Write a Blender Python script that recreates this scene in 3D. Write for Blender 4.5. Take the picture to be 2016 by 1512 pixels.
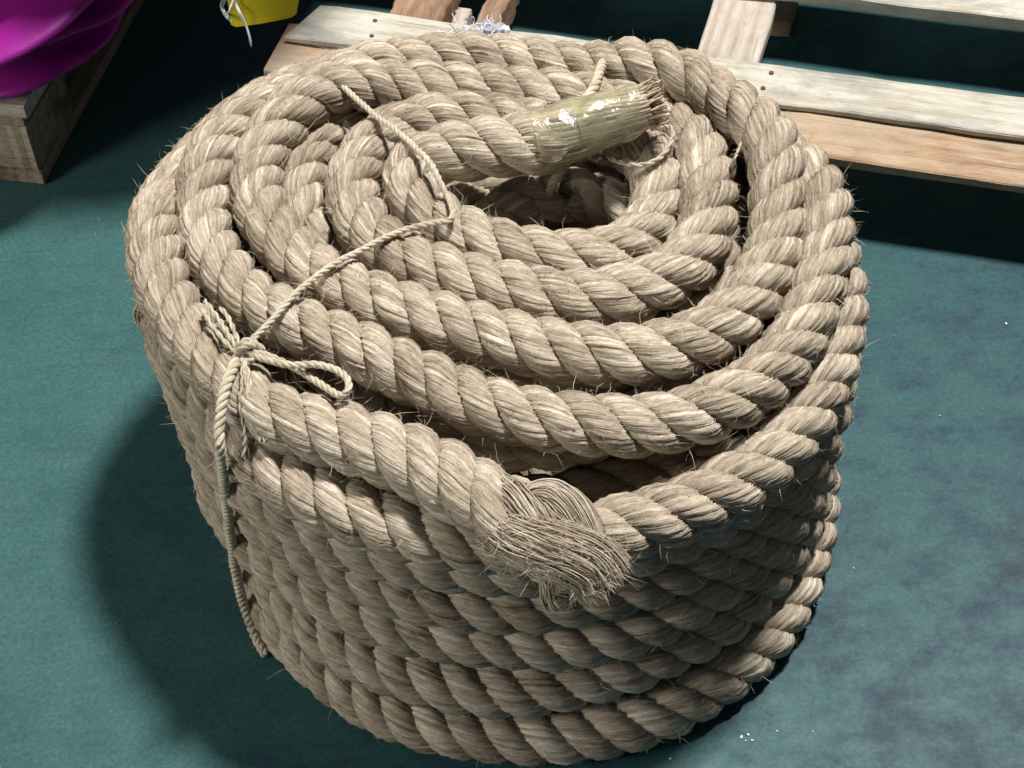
import bpy, bmesh, math, random
import numpy as np
from mathutils import Vector, Matrix

random.seed(7); RNG = np.random.default_rng(11)
S = bpy.context.scene
for o in list(bpy.data.objects): bpy.data.objects.remove(o)

# ------------------------------------------------------------------ camera
cam_d = bpy.data.cameras.new('camera'); cam = bpy.data.objects.new('camera', cam_d)
S.collection.objects.link(cam); S.camera = cam
cam_d.sensor_width = 36.0; cam_d.lens = 66.07
cam_d.clip_start = 0.05; cam_d.clip_end = 100
_rt = Vector((0.99756405, -0.05190428, -0.04660376))
_up = Vector((0.06975647, 0.74226585, 0.66646489))
_fw = Vector((0.0, 0.66809233, -0.74407838))
M = Matrix((_rt, _up, -_fw)).transposed().to_4x4(); M.translation = (-0.0125, -1.3373, 1.7092)
cam.matrix_world = M

# ------------------------------------------------------------------ light
wd = bpy.data.worlds.new('World'); S.world = wd; wd.use_nodes = True
bg = wd.node_tree.nodes['Background']
bg.inputs[0].default_value = (0.80, 0.93, 1.0, 1); bg.inputs[1].default_value = 0.090

def lamp(name, loc, target, power, size, col):
    l = bpy.data.lights.new(name, 'AREA'); l.shape = 'DISK'; l.size = size; l.energy = power; l.color = col
    o = bpy.data.objects.new(name, l); S.collection.objects.link(o)
    o.location = loc
    o.rotation_euler = (Vector(target) - Vector(loc)).to_track_quat('-Z', 'Y').to_euler()
    return o
lamp('ceiling_lamp', (1.55, 1.05, 6.3), (0, 0, 0.2), 700, 0.75, (1.0, 0.98, 0.945))
lamp('fill_lamp', (-4.2, -1.7, 2.2), (0, 0, 0.2), 115, 1.4, (1.0, 0.97, 0.90))  # added fill, no doorway known; brightens the shaded side of the coil

S.view_settings.view_transform = 'Standard'; S.view_settings.look = 'None'
S.view_settings.exposure = 0.0; S.view_settings.gamma = 1.0
S.render.engine = 'CYCLES'

# ------------------------------------------------------------------ helpers
COL = S.collection
def mesh_obj(name, verts, faces, mat=None, parent=None, smooth=True, uv=None, tone=None):
    """verts (n,3) array, faces (m,3|4) array -> one linked mesh object"""
    verts = np.asarray(verts, dtype=np.float32); faces = np.asarray(faces, dtype=np.int32)
    me = bpy.data.meshes.new(name)
    k = faces.shape[1]
    me.vertices.add(len(verts)); me.vertices.foreach_set('co', verts.ravel())
    me.loops.add(faces.size); me.loops.foreach_set('vertex_index', faces.ravel())
    me.polygons.add(len(faces))
    me.polygons.foreach_set('loop_start', np.arange(0, faces.size, k, dtype=np.int32))
    me.polygons.foreach_set('use_smooth', np.full(len(faces), smooth, dtype=bool))
    me.update(calc_edges=True)
    if uv is not None:
        l = me.uv_layers.new(name='UVMap'); l.data.foreach_set('uv', np.asarray(uv, dtype=np.float32)[faces.ravel()].ravel())
    if tone is not None:
        a = me.attributes.new('tone', 'FLOAT', 'POINT'); a.data.foreach_set('value', np.asarray(tone, dtype=np.float32))
    o = bpy.data.objects.new(name, me); COL.objects.link(o)
    if mat: me.materials.append(mat)
    if parent: o.parent = parent
    return o
def bm_obj(name, bm, mat=None, parent=None, smooth=False):
    me = bpy.data.meshes.new(name); bm.to_mesh(me); bm.free()
    for p in me.polygons: p.use_smooth = smooth
    o = bpy.data.objects.new(name, me); COL.objects.link(o)
    if mat: me.materials.append(mat)
    if parent: o.parent = parent
    return o
def thing(name, label, cat, loc=(0, 0, 0), group=None):
    o = bpy.data.objects.new(name, None); COL.objects.link(o); o.location = loc; o.empty_display_size = 0.05
    o['label'] = label; o['category'] = cat
    if group: o['group'] = group
    return o
def noise1(n, step, corr, rng, amp=1.0):
    """smooth 1-D noise, n samples every step, correlation length corr"""
    m = max(4, int(n * step / corr) + 4)
    k = rng.normal(size=m); x = np.linspace(0, m - 3.001, n)
    i = x.astype(int); f = x - i; f = f * f * (3 - 2 * f)
    return amp * (k[i] * (1 - f) + k[i + 1] * f)
def catmull(P, per=40, closed=False):
    P = np.asarray(P, float)
    if closed: Q = np.vstack([P[-1], P, P[0], P[1]])
    else: Q = np.vstack([2 * P[0] - P[1], P, 2 * P[-1] - P[-2]])
    out = []
    t = np.linspace(0, 1, per, endpoint=False)[:, None]
    for i in range(1, len(Q) - 2):
        p0, p1, p2, p3 = Q[i - 1], Q[i], Q[i + 1], Q[i + 2]
        out.append(0.5 * (2 * p1 + (p2 - p0) * t + (2 * p0 - 5 * p1 + 4 * p2 - p3) * t ** 2 + (3 * p1 - p0 - 3 * p2 + p3) * t ** 3))
    out.append(Q[-2][None, :])
    return np.vstack(out)
def resample(P, step, extra=None):
    d = np.r_[0, np.cumsum(np.linalg.norm(np.diff(P, axis=0), axis=1))]
    n = max(3, int(round(d[-1] / step)) + 1); s = np.linspace(0, d[-1], n)
    R = np.stack([np.interp(s, d, P[:, k]) for k in range(P.shape[1])], 1)
    return R, s
def smooth_pts(P, it=3, closed=False):
    P = P.copy()
    for _ in range(it):
        if closed: P = 0.5 * P + 0.25 * (np.roll(P, 1, 0) + np.roll(P, -1, 0))
        else: P[1:-1] = 0.5 * P[1:-1] + 0.25 * (P[:-2] + P[2:])
    return P
def unit(v): return v / np.maximum(np.linalg.norm(v, axis=-1, keepdims=True), 1e-9)
def frames(P, up=(0, 0, 1)):
    T = unit(np.gradient(P, axis=0)); u = np.broadcast_to(np.array(up, float), P.shape)
    N = unit(u - T * np.sum(u * T, 1, keepdims=True)); B = np.cross(T, N)
    return T, N, B
def grid_faces(nr, m, wrap=True):
    j = np.arange(m); j2 = (j + 1) % m
    if not wrap: j = j[:-1]; j2 = j2[:-1]
    i = np.arange(nr - 1)[:, None] * m
    return np.stack([i + j, i + j2, i + m + j2, i + m + j], -1).reshape(-1, 4)
def tube(P, r, sides=6, up=(0, 0, 1)):
    """plain tube along P with radius array r, tapered ends closed to a point"""
    P = np.asarray(P, float); r = np.broadcast_to(np.asarray(r, float), (len(P),)).copy()
    T = unit(np.gradient(P, axis=0)); a = np.array([0.31, 0.22, 0.92])
    N = unit(np.cross(T, a)); B = np.cross(T, N)
    th = np.linspace(0, 2 * np.pi, sides, endpoint=False)
    V = P[:, None, :] + r[:, None, None] * (N[:, None, :] * np.cos(th)[None, :, None] + B[:, None, :] * np.sin(th)[None, :, None])
    return V.reshape(-1, 3), grid_faces(len(P), sides)
class Bag:
    """collects pieces that become ONE mesh"""
    def __init__(s): s.v = []; s.f = []; s.u = []; s.t = []; s.n = 0
    def add(s, v, f, tone=None, uv=None):
        s.v.append(v); s.f.append(f + s.n); s.n += len(v)
        s.t.append(np.full(len(v), 0.5) if tone is None else np.broadcast_to(tone, (len(v),)))
        s.u.append(np.zeros((len(v), 2)) if uv is None else uv)
    def build(s, name, mat, parent=None, smooth=True):
        return mesh_obj(name, np.vstack(s.v), np.vstack(s.f), mat, parent, smooth, np.vstack(s.u), np.concatenate(s.t))

# ------------------------------------------------------------------ materials
def new_mat(name):
    m = bpy.data.materials.new(name); m.use_nodes = True
    nt = m.node_tree; return m, nt, nt.nodes, nt.links, nt.nodes['Principled BSDF']
def node(nt, t, **kw):
    n = nt.nodes.new(t)
    for k, v in kw.items(): setattr(n, k, v)
    return n
def ramp(nt, stops, interp='LINEAR'):
    r = nt.nodes.new('ShaderNodeValToRGB'); r.color_ramp.interpolation = interp
    e = r.color_ramp.elements
    while len(e) < len(stops): e.new(0.5)
    for x, (p, c) in zip(e, stops): x.position = p; x.color = (*c, 1)
    return r
def noise(nt, vec, scale, detail=4, rough=0.55, dist=0.0):
    n = nt.nodes.new('ShaderNodeTexNoise'); n.inputs['Scale'].default_value = scale
    n.inputs['Detail'].default_value = detail; n.inputs['Roughness'].default_value = rough; n.inputs['Distortion'].default_value = dist
    if vec is not None: nt.links.new(vec, n.inputs['Vector'])
    return n
def mapping(nt, vec, scale=(1, 1, 1), loc=(0, 0, 0), rot=(0, 0, 0)):
    m = nt.nodes.new('ShaderNodeMapping'); m.inputs['Scale'].default_value = scale; m.inputs['Location'].default_value = loc; m.inputs['Rotation'].default_value = rot
    nt.links.new(vec, m.inputs['Vector']); return m
def mathn(nt, op, a, b=None, clamp=False):
    n = nt.nodes.new('ShaderNodeMath'); n.operation = op; n.use_clamp = clamp
    for i, x in enumerate((a, b)):
        if x is None: continue
        if isinstance(x, (int, float)): n.inputs[i].default_value = x
        else: nt.links.new(x, n.inputs[i])
    return n.outputs[0]
def mix(nt, f, a, b, mode='MIX'):
    n = nt.nodes.new('ShaderNodeMix'); n.data_type = 'RGBA'; n.blend_type = mode
    for sock, x in ((n.inputs[0], f), (n.inputs[6], a), (n.inputs[7], b)):
        if isinstance(x, (int, float)): sock.default_value = x
        elif isinstance(x, tuple): sock.default_value = (*x, 1)
        else: nt.links.new(x, sock)
    return n.outputs[2]

def jute_material(name, stops, fibre=1.0):
    m, nt, N, L, P = new_mat(name)
    at = node(nt, 'ShaderNodeAttribute', attribute_name='tone')
    uv = node(nt, 'ShaderNodeUVMap', uv_map='UVMap'); tc = node(nt, 'ShaderNodeTexCoord')
    f1 = noise(nt, mapping(nt, uv.outputs[0], (820, 150, 1)).outputs[0], 1.0, 4, 0.75)      # fibres run along the yarn (uv y = metres)
    f2 = noise(nt, tc.outputs['Object'], 34, 3, 0.6)                                        # weathering blotches
    f3 = noise(nt, tc.outputs['Object'], 9, 2, 0.5)
    f4 = noise(nt, tc.outputs['Object'], 700, 3, 0.8)                                       # matted fluff
    v = mathn(nt, 'ADD', at.outputs['Fac'], mathn(nt, 'MULTIPLY', mathn(nt, 'SUBTRACT', f1.outputs[0], 0.5), 1.7 * fibre))
    v = mathn(nt, 'ADD', v, mathn(nt, 'MULTIPLY', mathn(nt, 'SUBTRACT', f2.outputs[0], 0.5), 0.32))
    v = mathn(nt, 'ADD', v, mathn(nt, 'MULTIPLY', mathn(nt, 'SUBTRACT', f3.outputs[0], 0.5), 0.28))
    v = mathn(nt, 'ADD', v, mathn(nt, 'MULTIPLY', mathn(nt, 'SUBTRACT', f4.outputs[0], 0.5), 0.55), True)
    r = ramp(nt, stops); L.new(v, r.inputs[0])
    sp = noise(nt, mapping(nt, uv.outputs[0], (260, 150, 1)).outputs[0], 1.0, 1, 0.5)       # bits of bark
    k = ramp(nt, [(0.775, (0, 0, 0)), (0.80, (1, 1, 1))]); L.new(sp.outputs[0], k.inputs[0])
    col = mix(nt, mathn(nt, 'MULTIPLY', k.outputs[0], 0.75), r.outputs[0], (0.085, 0.05, 0.028))
    L.new(col, P.inputs['Base Color'])
    P.inputs['Roughness'].default_value = 0.85; P.inputs['Specular IOR Level'].default_value = 0.15
    P.inputs['Sheen Weight'].default_value = 0.0; P.inputs['Sheen Roughness'].default_value = 0.5
    b = node(nt, 'ShaderNodeBump'); b.inputs['Strength'].default_value = 0.75; b.inputs['Distance'].default_value = 0.0012
    L.new(mathn(nt, 'ADD', f1.outputs[0], mathn(nt, 'MULTIPLY', f4.outputs[0], 0.7)), b.inputs['Height']); L.new(b.outputs[0], P.inputs['Normal'])
    return m
JUTE = jute_material('jute', [(0.0, (0.11, 0.083, 0.058)), (0.30, (0.30, 0.241, 0.176)), (0.60, (0.475, 0.395, 0.303)), (1.0, (0.80, 0.72, 0.59))])
JUTE_HAIR = jute_material('jute_hair', [(0.0, (0.30, 0.22, 0.13)), (0.45, (0.52, 0.42, 0.29)), (1.0, (0.85, 0.77, 0.62))], 0.3)
TWINE = jute_material('twine', [(0.0, (0.22, 0.17, 0.11)), (0.4, (0.48, 0.41, 0.30)), (1.0, (0.80, 0.73, 0.59))])
BRISTLE = jute_material('cut_bristle', [(0.0, (0.15, 0.10, 0.065)), (0.45, (0.42, 0.33, 0.23)), (1.0, (0.72, 0.62, 0.49))])

def wood_material(name, stops, grain=1.0, rings=0.4, rough=0.75, stain=None):
    m, nt, N, L, P = new_mat(name)
    tc = node(nt, 'ShaderNodeTexCoord'); oi = node(nt, 'ShaderNodeObjectInfo')
    off = node(nt, 'ShaderNodeVectorMath', operation='ADD')
    sc = node(nt, 'ShaderNodeVectorMath', operation='SCALE'); L.new(oi.outputs['Random'], sc.inputs['Scale']); sc.inputs[0].default_value = (7, 5, 3)
    L.new(tc.outputs['Object'], off.inputs[0]); L.new(sc.outputs[0], off.inputs[1])
    v = off.outputs[0]
    big = noise(nt, mapping(nt, v, (2.2, 16, 16)).outputs[0], 1.0, 3, 0.55, 0.8)
    fine = noise(nt, mapping(nt, v, (14, 330, 330)).outputs[0], 1.0, 4, 0.65, 0.3)
    blot = noise(nt, mapping(nt, v, (16, 46, 46)).outputs[0], 1.0, 7, 0.72, 0.6)
    wv = node(nt, 'ShaderNodeTexWave', wave_type='BANDS', bands_direction='Y'); L.new(mapping(nt, v, (1.6, 16, 10)).outputs[0], wv.inputs['Vector'])
    wv.inputs['Scale'].default_value = 1.0; wv.inputs['Distortion'].default_value = 6.0; wv.inputs['Detail'].default_value = 2.5; wv.inputs['Detail Scale'].default_value = 0.8
    s = mathn(nt, 'ADD', mathn(nt, 'MULTIPLY', big.outputs[0], 0.55), mathn(nt, 'MULTIPLY', fine.outputs[0], 0.35 * grain))
    s = mathn(nt, 'ADD', s, mathn(nt, 'MULTIPLY', wv.outputs[0], 0.25 * rings))
    s = mathn(nt, 'ADD', s, mathn(nt, 'MULTIPLY', mathn(nt, 'SUBTRACT', blot.outputs[0], 0.5), 0.9), True)
    r = ramp(nt, stops); L.new(s, r.inputs[0])
    col = r.outputs[0]
    if stain:
        k = ramp(nt, [(0.50, (0, 0, 0)), (0.62, (1, 1, 1))]); q = noise(nt, mapping(nt, v, (5, 9, 9), (3, 1, 0)).outputs[0], 1.0, 6, 0.7, 0.6); L.new(q.outputs[0], k.inputs[0])
        col = mix(nt, mathn(nt, 'MULTIPLY', k.outputs[0], 0.75), col, stain)
    crk = noise(nt, mapping(nt, v, (3.0, 150, 150), (5, 2, 8)).outputs[0], 1.0, 3, 0.6, 0.4); c3 = ramp(nt, [(0.66, (0, 0, 0)), (0.72, (1, 1, 1))]); L.new(crk.outputs[0], c3.inputs[0])
    col = mix(nt, mathn(nt, 'MULTIPLY', c3.outputs[0], 0.55), col, (0.06, 0.045, 0.032))
    # dark knots, few and small
    vo = node(nt, 'ShaderNodeTexVoronoi'); L.new(mapping(nt, v, (6, 16, 16)).outputs[0], vo.inputs['Vector']); vo.inputs['Scale'].default_value = 1.0
    kk = ramp(nt, [(0.05, (1, 1, 1)), (0.12, (0, 0, 0))]); L.new(vo.outputs['Distance'], kk.inputs[0])
    col = mix(nt, mathn(nt, 'MULTIPLY', kk.outputs[0], 0.7), col, (0.07, 0.045, 0.03))
    L.new(col, P.inputs['Base Color']); P.inputs['Roughness'].default_value = rough; P.inputs['Specular IOR Level'].default_value = 0.25
    b = node(nt, 'ShaderNodeBump'); b.inputs['Strength'].default_value = 0.8; b.inputs['Distance'].default_value = 0.003
    L.new(mathn(nt, 'ADD', fine.outputs[0], mathn(nt, 'MULTIPLY', blot.outputs[0], 0.5)), b.inputs['Height']); L.new(b.outputs[0], P.inputs['Normal'])
    return m
W_PALE = wood_material('pale_pine', [(0.12, (0.15, 0.125, 0.09)), (0.36, (0.40, 0.355, 0.27)), (0.60, (0.56, 0.525, 0.44)), (0.9, (0.68, 0.66, 0.60))], grain=1.5, stain=(0.30, 0.30, 0.28))
W_ORANGE = wood_material('orange_wood', [(0.12, (0.11, 0.065, 0.038)), (0.38, (0.33, 0.205, 0.125)), (0.62, (0.46, 0.325, 0.215)), (0.9, (0.56, 0.45, 0.33))], grain=1.4, stain=(0.38, 0.33, 0.25))
W_GREY = wood_material('weathered_wood', [(0.15, (0.055, 0.04, 0.027)), (0.42, (0.20, 0.15, 0.105)), (0.68, (0.35, 0.28, 0.205)), (0.9, (0.48, 0.41, 0.32))], grain=1.5, stain=(0.10, 0.075, 0.055))
W_TAN = wood_material('tan_wood', [(0.15, (0.22, 0.17, 0.125)), (0.42, (0.42, 0.355, 0.285)), (0.66, (0.54, 0.475, 0.40)), (0.9, (0.63, 0.575, 0.50))], rings=0.8, grain=1.2, stain=(0.36, 0.32, 0.28))
W_BROWN = wood_material('brown_wood', [(0.15, (0.11, 0.06, 0.04)), (0.45, (0.27, 0.165, 0.105)), (0.7, (0.40, 0.27, 0.185)), (0.9, (0.50, 0.37, 0.27))], grain=1.3)

def plain(name, col, rough=0.5, spec=0.4, **kw):
    m, nt, N, L, P = new_mat(name)
    tc = node(nt, 'ShaderNodeTexCoord'); n = noise(nt, tc.outputs['Object'], kw.get('scale', 40), 4, 0.6)
    v = kw.get('vary', 0.25)
    c2 = tuple(max(0.0, x * (1 - v)) for x in col); c3 = tuple(min(1.0, x * (1 + v)) for x in col)
    r = ramp(nt, [(0.3, c2), (0.7, c3)]); L.new(n.outputs[0], r.inputs[0]); L.new(r.outputs[0], P.inputs['Base Color'])
    P.inputs['Roughness'].default_value = rough; P.inputs['Specular IOR Level'].default_value = spec
    if kw.get('metal'): P.inputs['Metallic'].default_value = 1.0
    return m
NAIL = plain('rusty_nail', (0.10, 0.07, 0.05), 0.6, 0.4)
FLUFF = plain('white_plastic_fibre', (0.72, 0.76, 0.86), 0.4, 0.5, vary=0.15)
YELLOW = plain('yellow_plastic', (0.58, 0.45, 0.012), 0.45, 0.4, vary=0.08, scale=14)
WHITE_STRIP = plain('white_strip', (0.70, 0.74, 0.74), 0.35, 0.5, vary=0.1)
GREY_WAD = plain('grey_wad', (0.36, 0.37, 0.40), 0.6, 0.3, vary=0.4, scale=120)

def fabric_material():
    m, nt, N, L, P = new_mat('purple_fabric')
    tc = node(nt, 'ShaderNodeTexCoord')
    n = noise(nt, tc.outputs['Object'], 6, 4, 0.6); w = noise(nt, mapping(nt, tc.outputs['Object'], (60, 60, 700)).outputs[0], 1.0, 2, 0.6)
    r = ramp(nt, [(0.3, (0.20, 0.004, 0.17)), (0.7, (0.33, 0.009, 0.27))]); L.new(n.outputs[0], r.inputs[0]); L.new(r.outputs[0], P.inputs['Base Color'])
    P.inputs['Roughness'].default_value = 0.5; P.inputs['Specular IOR Level'].default_value = 0.35; P.inputs['Sheen Weight'].default_value = 0.08
    P.inputs['Sheen Tint'].default_value = (0.9, 0.4, 0.9, 1)
    b = node(nt, 'ShaderNodeBump'); b.inputs['Strength'].default_value = 0.25; b.inputs['Distance'].default_value = 0.002
    L.new(w.outputs[0], b.inputs['Height']); L.new(b.outputs[0], P.inputs['Normal'])
    return m
PURPLE = fabric_material()

def floor_material():
    m, nt, N, L, P = new_mat('painted_floor')
    tc = node(nt, 'ShaderNodeTexCoord'); v = tc.outputs['Object']
    side = node(nt, 'ShaderNodeSeparateXYZ'); L.new(v, side.inputs[0])
    big = noise(nt, mapping(nt, v, (4.2, 4.6, 1), (4.1, 1.3, 0)).outputs[0], 1.0, 8, 0.68, 0.0)
    mid = noise(nt, mapping(nt, v, (18, 21, 1)).outputs[0], 1.0, 9, 0.76, 0.0)
    strk = noise(nt, mapping(nt, v, (7, 60, 1), (0, 0, 0), (0, 0, 0.35)).outputs[0], 1.0, 5, 0.7, 0.0)
    fine = noise(nt, v, 190, 5, 0.8)
    # worn half of the floor (right of the coil, towards the viewer) shows the old navy coat through the green
    wear = mathn(nt, 'ADD', mathn(nt, 'MULTIPLY', side.outputs[0], 0.34), mathn(nt, 'MULTIPLY', side.outputs[1], -0.26))
    t = mathn(nt, 'ADD', mathn(nt, 'MULTIPLY', mathn(nt, 'SUBTRACT', big.outputs[0], 0.5), 0.9), mathn(nt, 'MULTIPLY', mathn(nt, 'SUBTRACT', mid.outputs[0], 0.5), 1.5))
    t = mathn(nt, 'ADD', t, mathn(nt, 'MULTIPLY', mathn(nt, 'SUBTRACT', strk.outputs[0], 0.5), 0.35))
    t = mathn(nt, 'ADD', mathn(nt, 'ADD', t, wear), 0.36, True)
    r = ramp(nt, [(0.02, (0.040, 0.112, 0.106)), (0.30, (0.026, 0.090, 0.092)), (0.50, (0.020, 0.074, 0.085)), (0.66, (0.015, 0.052, 0.068)), (0.86, (0.015, 0.031, 0.048))]); L.new(t, r.inputs[0])
    g = ramp(nt, [(0.25, (0.52, 0.52, 0.54)), (0.75, (1.42, 1.42, 1.40))]); L.new(fine.outputs[0], g.inputs[0])
    col = mix(nt, 1.0, r.outputs[0], g.outputs[0], 'MULTIPLY')
    s2 = ramp(nt, [(0.56, (0, 0, 0)), (0.72, (1, 1, 1))]); L.new(strk.outputs[0], s2.inputs[0])
    col = mix(nt, mathn(nt, 'MULTIPLY', s2.outputs[0], 0.3), col, (0.022, 0.045, 0.054))
    # pale dusty scuffs
    ds = noise(nt, mapping(nt, v, (22, 44, 1), (2, 7, 0)).outputs[0], 1.0, 8, 0.8, 0.0); d2 = ramp(nt, [(0.60, (0, 0, 0)), (0.80, (1, 1, 1))]); L.new(ds.outputs[0], d2.inputs[0])
    col = mix(nt, mathn(nt, 'MULTIPLY', d2.outputs[0], 0.28), col, (0.10, 0.22, 0.225))
    # fine white grit
    vo = node(nt, 'ShaderNodeTexVoronoi'); vo.inputs['Scale'].default_value = 60; L.new(v, vo.inputs['Vector'])
    k = ramp(nt, [(0.03, (1, 1, 1)), (0.05, (0, 0, 0))]); L.new(vo.outputs['Distance'], k.inputs[0])
    gate = ramp(nt, [(0.56, (0, 0, 0)), (0.66, (1, 1, 1))]); L.new(mid.outputs[0], gate.inputs[0])
    col = mix(nt, mathn(nt, 'MULTIPLY', k.outputs[0], gate.outputs[0]), col, (0.42, 0.50, 0.52))
    L.new(col, P.inputs['Base Color'])
    ro = ramp(nt, [(0.3, (0.42, 0.42, 0.42)), (0.7, (0.66, 0.66, 0.66))]); L.new(mid.outputs[0], ro.inputs[0]); L.new(ro.outputs[0], P.inputs['Roughness'])
    P.inputs['Specular IOR Level'].default_value = 0.35
    b = node(nt, 'ShaderNodeBump'); b.inputs['Strength'].default_value = 0.25; b.inputs['Distance'].default_value = 0.001
    L.new(mathn(nt, 'ADD', fine.outputs[0], mid.outputs[0]), b.inputs['Height']); L.new(b.outputs[0], P.inputs['Normal'])
    return m

def tape_material():
    m, nt, N, L, P = new_mat('clear_tape')
    out = N['Material Output']; N.remove(P)
    tc = node(nt, 'ShaderNodeTexCoord')
    n = noise(nt, tc.outputs['Object'], 75, 3, 0.6, 0.6)
    b = node(nt, 'ShaderNodeBump'); b.inputs['Strength'].default_value = 0.5; b.inputs['Distance'].default_value = 0.006; L.new(n.outputs[0], b.inputs['Height'])
    tr = node(nt, 'ShaderNodeBsdfTransparent'); tr.inputs[0].default_value = (0.985, 0.985, 0.90, 1)
    gl = node(nt, 'ShaderNodeBsdfAnisotropic'); gl.inputs['Color'].default_value = (1, 1, 1, 1); gl.inputs['Roughness'].default_value = 0.22; L.new(b.outputs[0], gl.inputs['Normal'])
    df = node(nt, 'ShaderNodeBsdfDiffuse'); df.inputs[0].default_value = (0.82, 0.79, 0.56, 1); L.new(b.outputs[0], df.inputs['Normal'])
    fr = node(nt, 'ShaderNodeFresnel'); fr.inputs[0].default_value = 1.5; L.new(b.outputs[0], fr.inputs['Normal'])
    m1 = node(nt, 'ShaderNodeMixShader'); m1.inputs[0].default_value = 0.17; L.new(tr.outputs[0], m1.inputs[1]); L.new(df.outputs[0], m1.inputs[2])
    m2 = node(nt, 'ShaderNodeMixShader'); L.new(mathn(nt, 'ADD', mathn(nt, 'MULTIPLY', fr.outputs[0], 0.6), 0.025, True), m2.inputs[0]); L.new(m1.outputs[0], m2.inputs[1]); L.new(gl.outputs[0], m2.inputs[2])
    L.new(m2.outputs[0], out.inputs['Surface'])
    return m
TAPE = tape_material()

# ------------------------------------------------------------------ the floor
bm = bmesh.new(); bmesh.ops.create_grid(bm, x_segments=4, y_segments=4, size=5)
floor = bm_obj('floor', bm, floor_material()); floor['kind'] = 'structure'; floor['label'] = 'worn green painted workshop floor'

# ------------------------------------------------------------------ rope builder
ROPE_R = 0.0285; LAY = 0.110
def strand_mesh(C, s, phase, k, nv, rad, kappa, rng, ridge=0.0008, amp=1.0, rmul=1.0):
    """one strand of a three-strand rope laid round centreline C; grid lines follow the yarns"""
    T, N, B = frames(C)
    a = rad * 0.528; rs = rad * 0.468 * rmul
    phi = 2 * np.pi * s / LAY + phase + 2 * np.pi * k / 3
    e = N * np.cos(phi)[:, None] + B * np.sin(phi)[:, None]
    Q = C + e * a[:, None]
    t = unit(np.gradient(Q, axis=0)); e1 = unit(e - t * np.sum(e * t, 1, keepdims=True)); e2 = np.cross(t, e1)
    n = len(s); step = s[1] - s[0]
    psi = np.arange(nv) * 2 * np.pi / nv
    th = psi[None, :] + (kappa * s)[:, None] + np.stack([noise1(n, step, 0.018, rng, 0.045) for _ in range(nv // 2)], 1).repeat(2, axis=1)[:, :nv]
    puff = 1 + noise1(n, step, 0.05, rng, 0.035)[:, None]
    yarn = np.where(np.arange(nv) % 2 == 0, 1.0, -1.0)
    yj = rng.normal(size=nv // 2)                                     # some yarns stand proud of their neighbours
    hgt = yarn * ridge + np.repeat(yj, 2)[:nv] * 0.0004
    slow = np.stack([noise1(n, step, 0.010, rng, 0.00045) for _ in range(nv // 2)], 1).repeat(2, axis=1)[:, :nv]
    r = rs[:, None] * puff * (1 + 0.05 * np.cos(2 * th)) + amp * (hgt[None, :] + slow)
    V = Q[:, None, :] + r[..., None] * (e1[:, None, :] * np.cos(th)[..., None] + 1.15 * e2[:, None, :] * np.sin(th)[..., None])
    tone = 0.50 + rng.normal() * 0.012 + noise1(n, step, 0.25, rng, 0.028)[:, None] + np.repeat(rng.normal(size=nv // 2) * 0.11, 2)[None, :nv] + noise1(n, step, 0.06, rng, 0.05)[:, None] + 0.03 * yarn[None, :]
    U = np.broadcast_to((np.arange(nv) / nv * 0.089)[None, :], (n, nv)); Vv = np.broadcast_to(s[:, None], (n, nv))
    return V, tone + 0 * V[..., 0], np.stack([U, Vv], -1), e1, t
def hair_mesh(bag, P, Nrm, Tan, rng, lmean=0.0058, rad=0.0002, curl=1.0):
    """many fine three-sided hairs rooted at P"""
    n = len(P)
    if n == 0: return
    L_ = np.clip(rng.exponential(lmean, n), 0.0025, 0.030)
    sgn = rng.choice([-1.0, 1.0], n)[:, None]
    d = unit(Tan * sgn * rng.uniform(0.3, 1.3, n)[:, None] + Nrm * (0.05 + 0.85 * rng.uniform(0, 1, n) ** 3.5)[:, None] + rng.normal(size=(n, 3)) * 0.5)
    bend = unit(rng.normal(size=(n, 3)) - Nrm * 0.35) * rng.uniform(0.2, 1.5, n)[:, None] * curl
    seg = 2; pts = [P - Nrm * 0.0006]; cur = d
    for i in range(seg):
        pts.append(pts[-1] + cur * (L_ / seg)[:, None]); cur = unit(cur + bend * 0.8)
    X = np.stack(pts, 1)                                              # n, seg+1, 3
    T = unit(np.gradient(X, axis=1)); a = unit(np.cross(T, rng.normal(size=(n, 1, 3)))); b = np.cross(T, a)
    w = (rad * rng.uniform(0.55, 1.3, n))[:, None] * np.array([1, 0.95, 0.3])[None, :]
    th = np.arange(3) * 2 * np.pi / 3
    V = X[:, :, None, :] + w[:, :, None, None] * (a[:, :, None, :] * np.cos(th)[None, None, :, None] + b[:, :, None, :] * np.sin(th)[None, None, :, None])
    F1 = grid_faces(seg + 1, 3); F = (np.arange(n)[:, None, None] * (3 * (seg + 1)) + F1[None]).reshape(-1, 4)
    tone = np.repeat(rng.uniform(0.25, 1.0, n), 3 * (seg + 1))
    bag.add(V.reshape(-1, 3), F, tone, np.stack([tone * 3, np.tile(np.repeat(np.linspace(0, 0.01, seg + 1), 3), n)], 1))

coil = thing('rope_coil', 'big coil of thick tan jute rope tied with twine, standing on green floor', 'rope coil', (0, 0, 0))

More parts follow.
